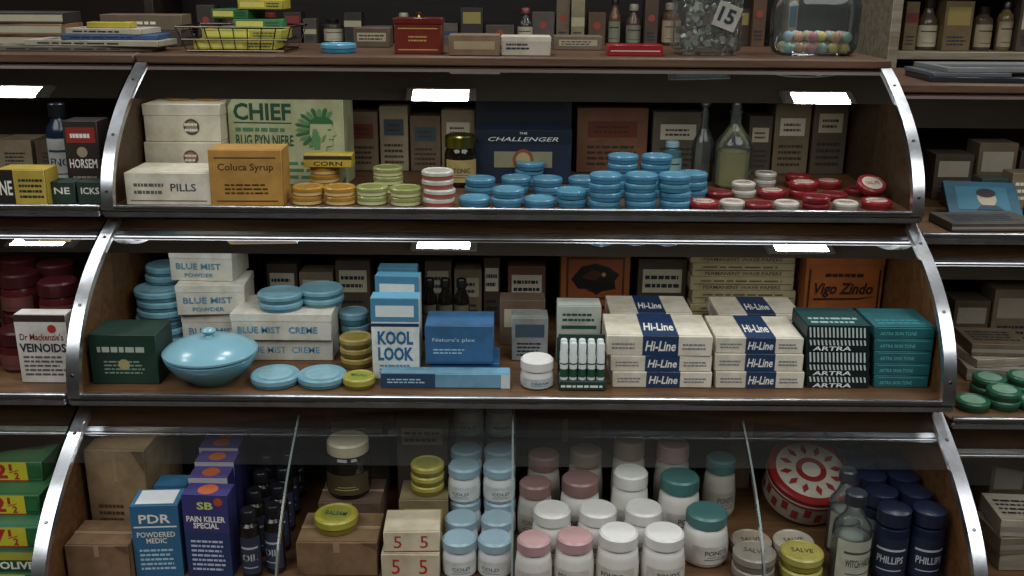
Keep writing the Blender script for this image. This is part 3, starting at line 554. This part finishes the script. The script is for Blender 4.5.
gp='dark blue medicine bottles'
for i in range(6):
    for X in (.771,.842):
        put(PHB if i%3!=1 else PH2,(X+random.uniform(-.0008,.0008),1.79+i*.0715,ZB),random.uniform(-.3,.1),'bottle','dark blue flat-shouldered medicine bottle with lettered label','bottle',gp)
# =============== COUNTER TOP ===============
ZC=1.5808
p=at_Y(243,2.60,ZC)
wb=MB()
def rod(mb,a,b,r,m):
    a=Vector(a);b=Vector(b);d=b-a; M=Matrix.Translation(a)@d.to_track_quat('Z','Y').to_matrix().to_4x4()
    mb.lathe([(0,0),(r,0),(r,d.length),(0,d.length)],m,8,M=M)
wm=mat('6a6258','metal'); w,d_=.28,.2
for zz_,s in ((.003,.85),(.06,1.0),(.03,.92)):
    c=[(-w/2*s,-d_/2*s,zz_),(w/2*s,-d_/2*s,zz_),(w/2*s,d_/2*s,zz_),(-w/2*s,d_/2*s,zz_)]
    for i in range(4): rod(wb,c[i],c[(i+1)%4],.0022,wm)
for i in range(9):
    x=(-.5+i/8)*w; rod(wb,(x*.85,-d_/2*.85,.003),(x,-d_/2,.06),.0015,wm); rod(wb,(x*.85,d_/2*.85,.003),(x,d_/2,.06),.0015,wm); rod(wb,(x*.85,-d_/2*.85,.003),(x*.85,d_/2*.85,.003),.0015,wm)
put([('a',wb.mesh('basket'))],p,0,'wire_basket','metal wire basket holding yellow and green packs','basket')
for i,(c,dx,dy,zz_,rz,wd) in enumerate((('b8ac34',-.005,-.03,.006,.03,.2),('a8a040',.01,.0,.030,-.05,.2),('3f7a44',.04,.02,.054,.1,.12),('2f6a3a',-.02,.04,.0772,-.2,.1),('b0a030',.05,.03,.1002,.0,.11))):
    put(carton_proto(wd,.1,.0225,mat(c),[('b','F',.05,.6,.2,.8,I('d0c860')),('l','F',.65,.95,.2,.8,2,GRN),('b','T',.1,.9,.2,.5,I('38683a'))]),p+Vector((dx,dy,zz_)),rz,'carton','flat yellow and green pack in a wire basket','box','packs in the wire basket')
c_at(334,0,ZC,.044,tin_proto(.044,.022,mat('3a7a98','enamel'),mat('5f9cb4','enamel')),'tin','flat light-blue round tin on the wooden counter','tin',Y=2.50)
b=MB().box(.115,.09,.07,mat('6e281c','enamel')).feats(.115,.09,.07,[('b','F',.08,.92,.12,.16,I('b08a50')),('b','F',.08,.92,.84,.88,I('b08a50')),('l','F',.3,.7,.4,.65,2,I('b08a50'))])
l=MB().box(.119,.094,.014,mat('5f1e16','enamel'),(0,0,.0705)).lathe([(0,0),(.006,0),(.004,.006),(.008,.011),(0,.014)],mat('a08040','metal'),12,c=(0,0,.0846))
put([('tin_body',b.mesh('tin_body')),('tin_lid',l.mesh('tin_lid'))],at_Y(418,2.55,ZC),0,'tin_box','red-brown square tin with dark lid on the counter','tin')
box_at(447,498,0,0,ZC,.09,mat('7a6248','card'),[('b','F',.1,.9,.3,.7,I('9a8668'))],'small brown cardboard box on the counter',Y=2.46,h=.048)
box_at(499,549,0,0,ZC,.09,'b5ab98',[('l','F',.1,.6,.3,.7,2,INK)],'small off-white carton on the counter',Y=2.47,h=.045,lidm=mat('c0b8a6'))
box_at(606,661,0,0,ZC,.07,mat('8e1f22','plastic'),[('b','F',.05,.95,.4,.5,I('c8b8a8'))],'flat bright red box on the counter',Y=2.49,h=.026)
for x0,x1,h,c,Y in ((352,388,.05,'5a4a38',2.75),(552,600,.035,'6a5c48',2.7),(455,540,.03,'3f3a34',2.74)):
    box_at(x0,x1,0,0,ZC,.08,c,[('b','F',.1,.9,.3,.75,I('a09478')),('l','F',.15,.85,.35,.7,2,INK)],'dull carton on the rear of the counter',Y=Y,h=h)
p=at_Y(702,2.59,ZC); mb=MB()
mb.box(.155,.13,.17,G_CLR,bev=.012,seg=3)
mb.box(.16,.135,.01,G_EDGE,(0,0,.17),bev=.004)
pk=MB()
for i in range(110):
    x,y,z_=random.uniform(-.065,.065),random.uniform(-.05,.045),random.uniform(.012,.15); s=random.uniform(.012,.02)
    pk.box(s,s,s*.8,random.choice([mat('b8b4a8','plastic'),mat('d8d4ca','metal'),mat('9f9a90','plastic')]),(0,0,0),M=Matrix.Translation((x,y,z_))@Matrix.Rotation(random.uniform(0,3),4,Vector((1,random.random(),.4)).normalized()))
tg=MB().box(.06,.002,.06,mat('a8a59a'),M=Matrix.Translation((.025,-.069,.065))@Matrix.Rotation(.35,4,'Y'))
vs,fs=text_geo('15',.03,0); M=Matrix.Translation((.035,-.0712,.095))@Matrix.Rotation(.35,4,'Y')
tg.add([M@Vector((x*.04,0,y*.036)) for x,y in vs],fs,INK)
put([('glass_wall',mb.mesh('jar')),('price_tag',tg.mesh('tag')),('wrapped_contents',pk.mesh('contents'))],p,.05,'glass_jar','square glass jar of silvery wrapped pieces with price tag','jar')
p=at_Y(810,2.60,ZC); R_=.105
jb=MB().lathe([(0,0),(R_*.8,0),(R_*.93,.006),(R_,.022),(R_*1.02,.11),(R_*.98,.135),(R_*.9,.145),(R_*.93,.152)],G_CLR,48,sy=.72,sq=3)
jl=MB().lathe([(R_*.96,.1525),(R_*.96,.158),(R_*.8,.165),(R_*.2,.170),(R_*.12,.178),(R_*.18,.188),(0,.192)],G_CLR,48,sy=.72,sq=3).lathe([(R_*.94,.1525),(R_*.975,.1525),(R_*.975,.158),(R_*.94,.158)],G_EDGE,48,sy=.72,sq=3)
put([('glass_body',jb.mesh('glassjar')),('glass_lid',jl.mesh('lid'))],p,0,'candy_jar','wide rounded clear glass candy jar with lid on the counter','jar')
cols=['c88a90','c8b868','8ab8a8','d0ccc0','c89a78','a0b8c8']
BR=.0135
balls={c:[('b',MB().lathe([(BR*math.sin(math.pi*k/8),BR*(1-math.cos(math.pi*k/8))) for k in range(9)],mat(c,'plastic'),14).mesh('sweet'))] for c in cols}
for k in range(2):
    for i in range(6):
        for j in range(3):
            if random.random()<.15*(k): continue
            put(balls[random.choice(cols)],p+Vector((-.070+i*.0278+(k%2)*.004,-.036+j*.032,.0036+k*.0272)),0,'sweet','small round pastel sweet inside the glass jar','candy','sweets in the glass jar')
zz_=ZC
for i,(x0,x1,Y,h,c,rz) in enumerate(((-10,150,2.5,.012,'6a6050',2),(20,158,2.5,.014,'a8a08c',-4),(60,155,2.51,.012,'34507a',3),(62,140,2.52,.014,'b4ac98',-5))):
    zz_=box_at(x0,x1,0,0,zz_,.12,c,[('l','F',.1,.8,.2,.8,1,INK),('l','T',.1,.9,.2,.8,4,I('5a5a60'))],'flat paper pack in a pile on the counter',Y=Y,h=h,rz=rz,nm='paper_pack',cat='paper',grp='paper packs on the counter')
box_at(85,128,0,0,zz_,.05,'b8a838',[('l','T',.1,.9,.2,.8,2,INK)],'small yellow pack on top of papers',Y=2.53,h=.014)
z=ZC
for i,c in enumerate(('5a3a28','8a6a4a','3a3230')): z=box_at(-20,60,0,0,z,.14,c,[('b','F',.0,1,.2,.8,I('b0a890'))],'closed old book in a stack on the counter',Y=2.68,h=.028,rz=i*4-4,nm='book',cat='book',grp='books on the counter')
z=ZC
for i,c in enumerate(('40382e','6a5a44')): z=box_at(100,180,0,0,z,.1,c,[('l','F',.1,.8,.3,.7,1,WHT)],'dull brown carton on the rear of the counter',Y=2.72,h=.04,rz=3*i)

# =============== REAR SHELVES ===============
def shelf_unit(X0,X1,Y,zs,top,label,d=.3,m=DWOOD):
    root=bpy.data.objects.new('shelving_unit',None); COL.objects.link(root); meta(root,label,'shelf'); root.location=((X0+X1)/2,Y,0); W=X1-X0
    for z in zs: child(root,'shelf_board',MB().box(W,d,.022,m,(0,d/2,z-.022)).mesh('shelf_board'))
    for s in (-1,1): child(root,'upright',MB().box(.03,d+.01,top,m,(s*(W/2+.014),d/2,0)).mesh('upright'))
    child(root,'back_panel',MB().box(W,.012,top,mat('1c140e','wood'),(0,d+.006,0)).mesh('back_panel'))
shelf_unit(-1.2,1.25,3.45,(.4,.8,1.2,1.545,1.9),2.2,'dark wooden wall shelving stocked with old packages')
XR=at_Y(893,3.1,1.5).x
shelf_unit(XR,XR+1.3,3.1,(.4,.8,1.15,1.43,1.558,1.78),2.2,'pale painted shelving stocked with boxed products',m=mat('8a806c','wood'))
def shelf_items(x0,x1,Y,z,hs,cols,grp,pb=.4):
    x=x0
    while x<x1:
        w=random.choice((13,17,22,28)); h=random.uniform(*hs)
        if random.random()<pb:
            w=min(w,22); r=w*.46*dep(at_Y(x,Y,z))/F; c=random.choice(cols)
            c_at(x+w/2,0,z,r,bottle_proto(r,h,mat(c,'ceramic'),mat(random.choice(('1a1612','6a2420','8a8270')),'plastic'),random.choice((.3,.42)),.45,.16,mat(random.choice(('9a8a70','b0a890','7a7a68')))),'bottle','old medicine bottle with paper label on rear shelving','bottle',grp,Y=Y+random.uniform(0,.03))
        else:
            a=random.uniform(.35,.6)
            box_at(x,x+w,0,0,z,.08,random.choice(cols),random.choice(([('b','F',.1,.9,a,.88,I(random.choice(('b0a890','7a2a24','2a4a5a','8a7a40'))))],[('b','F',0,1,a,a+.2,I(random.choice(('6a2a20','1f3f50','a09878'))))],[('d','F',.5,.6,.012,I('8a3a2a'))]))+[('l','F',.15,.85,.1,.32,3,INK)],'small aged carton on rear shelving',Y=Y+random.uniform(0,.05),h=h,grp=grp)
        x+=w+random.choice((2,3,4))
brn=['6a5a44','4a382a','7a7060','3a2418','5a4028','84785e','504840']
shelf_items(165,530,3.5,1.5456,(.05,.13),['3c342c','4a4036','2c2620','5a5046','3a2a22'],'packages on dark rear shelving')
shelf_items(530,780,3.5,1.5456,(.1,.18),brn+['a09a8a'],'packages on dark rear shelving')
shelf_items(900,1060,3.14,1.5586,(.12,.17),['7a6c54','6a5838','887c66','4a4030'],'packages on pale rear shelving')
shelf_items(905,1060,3.14,1.4306,(.06,.095),['4a3a28','6a5a40','7a6c54'],'packages on pale rear shelving',.2)
# =============== RIGHT NEIGHBOUR CONTENTS ===============
dz=-.06
z=1.558+.022+dz+.0008
for i,(x0,x1,Y,h,c) in enumerate(((930,1060,2.52,.012,'24262a'),(932,1010,2.53,.010,'5a5c60'),(945,1070,2.54,.012,'7a7a78'))):
    z=box_at(x0,x1,0,0,z,.2,mat(c,'plastic'),[('b','T',.05,.95,.05,.5,I('44464a'))],'flat folded grey sheet pack on the dark counter',Y=Y,h=h,rz=3*i-3,nm='sheet_pack',cat='paper',grp='grey sheet packs')
zt=ZT+dz+.0006
p=at_Y(985,2.36,zt)
M=Matrix.Rotation(-1.0,4,'X')
bk=MB().box(.17,.012,.12,mat('1d5064'),M=M).box(.166,.009,.116,mat('c0b8a0'),(0,0,0),M=Matrix.Translation((0,.0035,.002))@M)
def loc(x,z_,e): return M@Vector((x,-.006-e,z_))
bk.add([loc(a,b,.0005) for a,b in ((-.06,.02),(.06,.02),(.06,.1),(-.06,.1))],[[0,1,2,3]],I('2a6478'))
bk.add([loc(.022*math.cos(t*.4)+.01,.06+.03*math.sin(t*.4),.001) for t in range(16)],[list(range(16))],I('a89880'))
bk.add([loc(.023*math.cos(t*.4)+.01,.078+.016*math.sin(t*.4),.0015) for t in range(16)],[list(range(16))],I('181414'))
bk.add([loc(a,b,.0012) for a,b in ((-.02,.02),(.045,.02),(.03,.036),(-.005,.036))],[[0,1,2,3]],I('1a2a3a'))
put([('b',bk.mesh('book'))],p+Vector((0,0,.006)),-.15,'book','teal-covered booklet with a portrait leaning back in the case','book')
def flat(x0,x1,Y,z,h,c,lab,rz=0): return box_at(x0,x1,0,0,z,.12,c,[('l','T',.1,.9,.2,.8,4,INK),('b','F',0,1,.3,.6,I('8a8478'))],lab,Y=Y,h=h,rz=rz)
flat(950,1040,2.24,zt,.02,'4a4640','flat dark carton in the adjoining case',3); flat(1046,1110,2.3,zt,.03,'6a6456','flat grey-brown carton in the adjoining case')
for x0,x1,h,c in ((930,968,.12,'4a3c30'),(972,1010,.15,'6a5a48'),(1014,1060,.13,'3a3430')):
    box_at(x0,x1,0,0,zt,.08,c,[('b','F',.1,.9,.5,.85,I('9a9280')),('l','F',.15,.85,.1,.4,3,INK)],'aged carton at the back of the adjoining case',Y=2.6,h=h)
for i,(x0,x1,c) in enumerate(((948,975,'6a3028'),(978,1004,'3a4a40'),(1008,1040,'8a7c60'))):
    box_at(x0,x1,0,0,zt,.06,c,[('l','F',.1,.9,.2,.8,3,WHT)],'small worn carton between book and rear cartons',Y=2.5,h=.06+.015*i)
zm=ZM+dz+.0006; zb=ZB+dz+.0006
z=flat(968,1040,2.14,zm,.03,'8a8274','aged paper pack lying in the adjoining case',-6); z=flat(975,1040,2.16,z,.02,'a39a86','pale paper pack lying on another pack',8); flat(972,1030,2.17,z,.03,'6a5c48','brown pack topping a pile of packs',-3)
for x0,x1,h,c in ((950,985,.12,'5a4c3c'),(988,1030,.15,'7a6a54'),(1034,1070,.13,'4a4238')):
    box_at(x0,x1,0,0,zm,.08,c,[('b','F',.1,.9,.5,.85,I('9a9280')),('l','F',.15,.85,.1,.4,3,INK)],'aged carton at the back of the adjoining case',Y=2.38,h=h)
gt=tin_proto(.036,.02,mat('1f4a34','enamel'),mat('2b5c42','enamel'),top=(mat('7aa088','enamel'),))
for px,Y,n in ((980,1.96,1),(1011,1.97,2),(1043,1.96,1),(995,2.04,2),(1030,2.05,2)): c_at(px,0,zm,.036,gt,'tin','small green round tin in the adjoining case','tin','green tins in the adjoining case',n,.02,Y=Y)
z=flat(1000,1060,1.9,zb,.04,'9a907c','pale carton lying in the adjoining case'); z=flat(1000,1060,1.9,z,.04,'7a705c','brown carton lying in the adjoining case',4); z=flat(1002,1060,1.9,z,.04,'b0a694','cream carton lying in the adjoining case',-4)
for x0,x1,h,c in ((985,1020,.2,'6a5c4c'),(1023,1060,.23,'8a7a64')):
    box_at(x0,x1,0,0,zb,.08,c,[('b','F',.1,.9,.5,.85,I('9a9280')),('l','F',.15,.85,.1,.4,3,INK)],'tall aged carton standing behind flat cartons',Y=2.08,h=h)

# =============== LIGHTS ===============
def fixture(X,Y,e,sy,lab,grp):
    root=bpy.data.objects.new('ceiling_light_fixture',None); COL.objects.link(root); root.location=(X,Y,3.15)
    meta(root,lab,'ceiling light',grp)
    child(root,'housing',MB().box(.28,sy+.08,.06,mat('c8c8c0','plastic'),(0,0,-.0605),bev=.006).mesh('housing'))
    ld=bpy.data.lights.new('tube_light','AREA'); ld.shape='RECTANGLE'; ld.size=.22; ld.size_y=sy; ld.energy=e; ld.color=(.95,.98,1)
    lo=bpy.data.objects.new('tube_light',ld); COL.objects.link(lo); lo.parent=root; lo.location=(0,0,-.066)
for X in (-2.0,-.29,1.22,2.7):
    fixture(X,2.96,9,.2,'small white fluorescent ceiling fixture above the cases','fluorescent ceiling fixtures')
    fixture(X,2.32,6,.12,'small white fixture added for reflections in the bottom tier glass','added reflection fixtures')  # second row, added to put lamp reflections on the bottom tier's glass
for X in (-1.5,1.5):  # unseen soft fill, added to brighten the goods from the front
    root=bpy.data.objects.new('fill_light_panel',None); COL.objects.link(root); root.location=(X,.2,3.15)
    meta(root,'large added fill light panel over the shop floor','ceiling light','added fill light panels')
    child(root,'housing',MB().box(2.3,2.1,.05,mat('b8b8b0','plastic'),(0,0,-.0505),bev=.006).mesh('housing'))
    ld=bpy.data.lights.new('fill_light','AREA'); ld.shape='RECTANGLE'; ld.size=2.2; ld.size_y=2.0; ld.energy=56; ld.color=(.95,.98,1)
    lo=bpy.data.objects.new('fill_light',ld); COL.objects.link(lo); lo.parent=root; lo.location=(0,0,-.056)
root=bpy.data.objects.new('pendant_lamp',None); COL.objects.link(root); root.location=(.32,1.6,3.15); meta(root,'bare pendant bulb hanging from the ceiling','lamp')
child(root,'cord',MB().lathe([(0,-.2),(.004,-.2),(.004,-.001),(0,-.001)],mat('101010','plastic'),8).mesh('cord'))
child(root,'socket',MB().lathe([(0,-.24),(.02,-.24),(.018,-.2),(0,-.195)],mat('302a20','plastic'),16).mesh('socket'))
ld=bpy.data.lights.new('bulb','POINT'); ld.energy=6; ld.shadow_soft_size=.035; lo=bpy.data.objects.new('bulb',ld); COL.objects.link(lo); lo.parent=root; lo.location=(0,0,-.29)
w=bpy.data.worlds.new('world'); scene.world=w; w.use_nodes=True; w.node_tree.nodes['Background'].inputs[0].default_value=(.02,.022,.025,1)
scene.view_settings.view_transform='Standard'
scene.view_settings.exposure=0
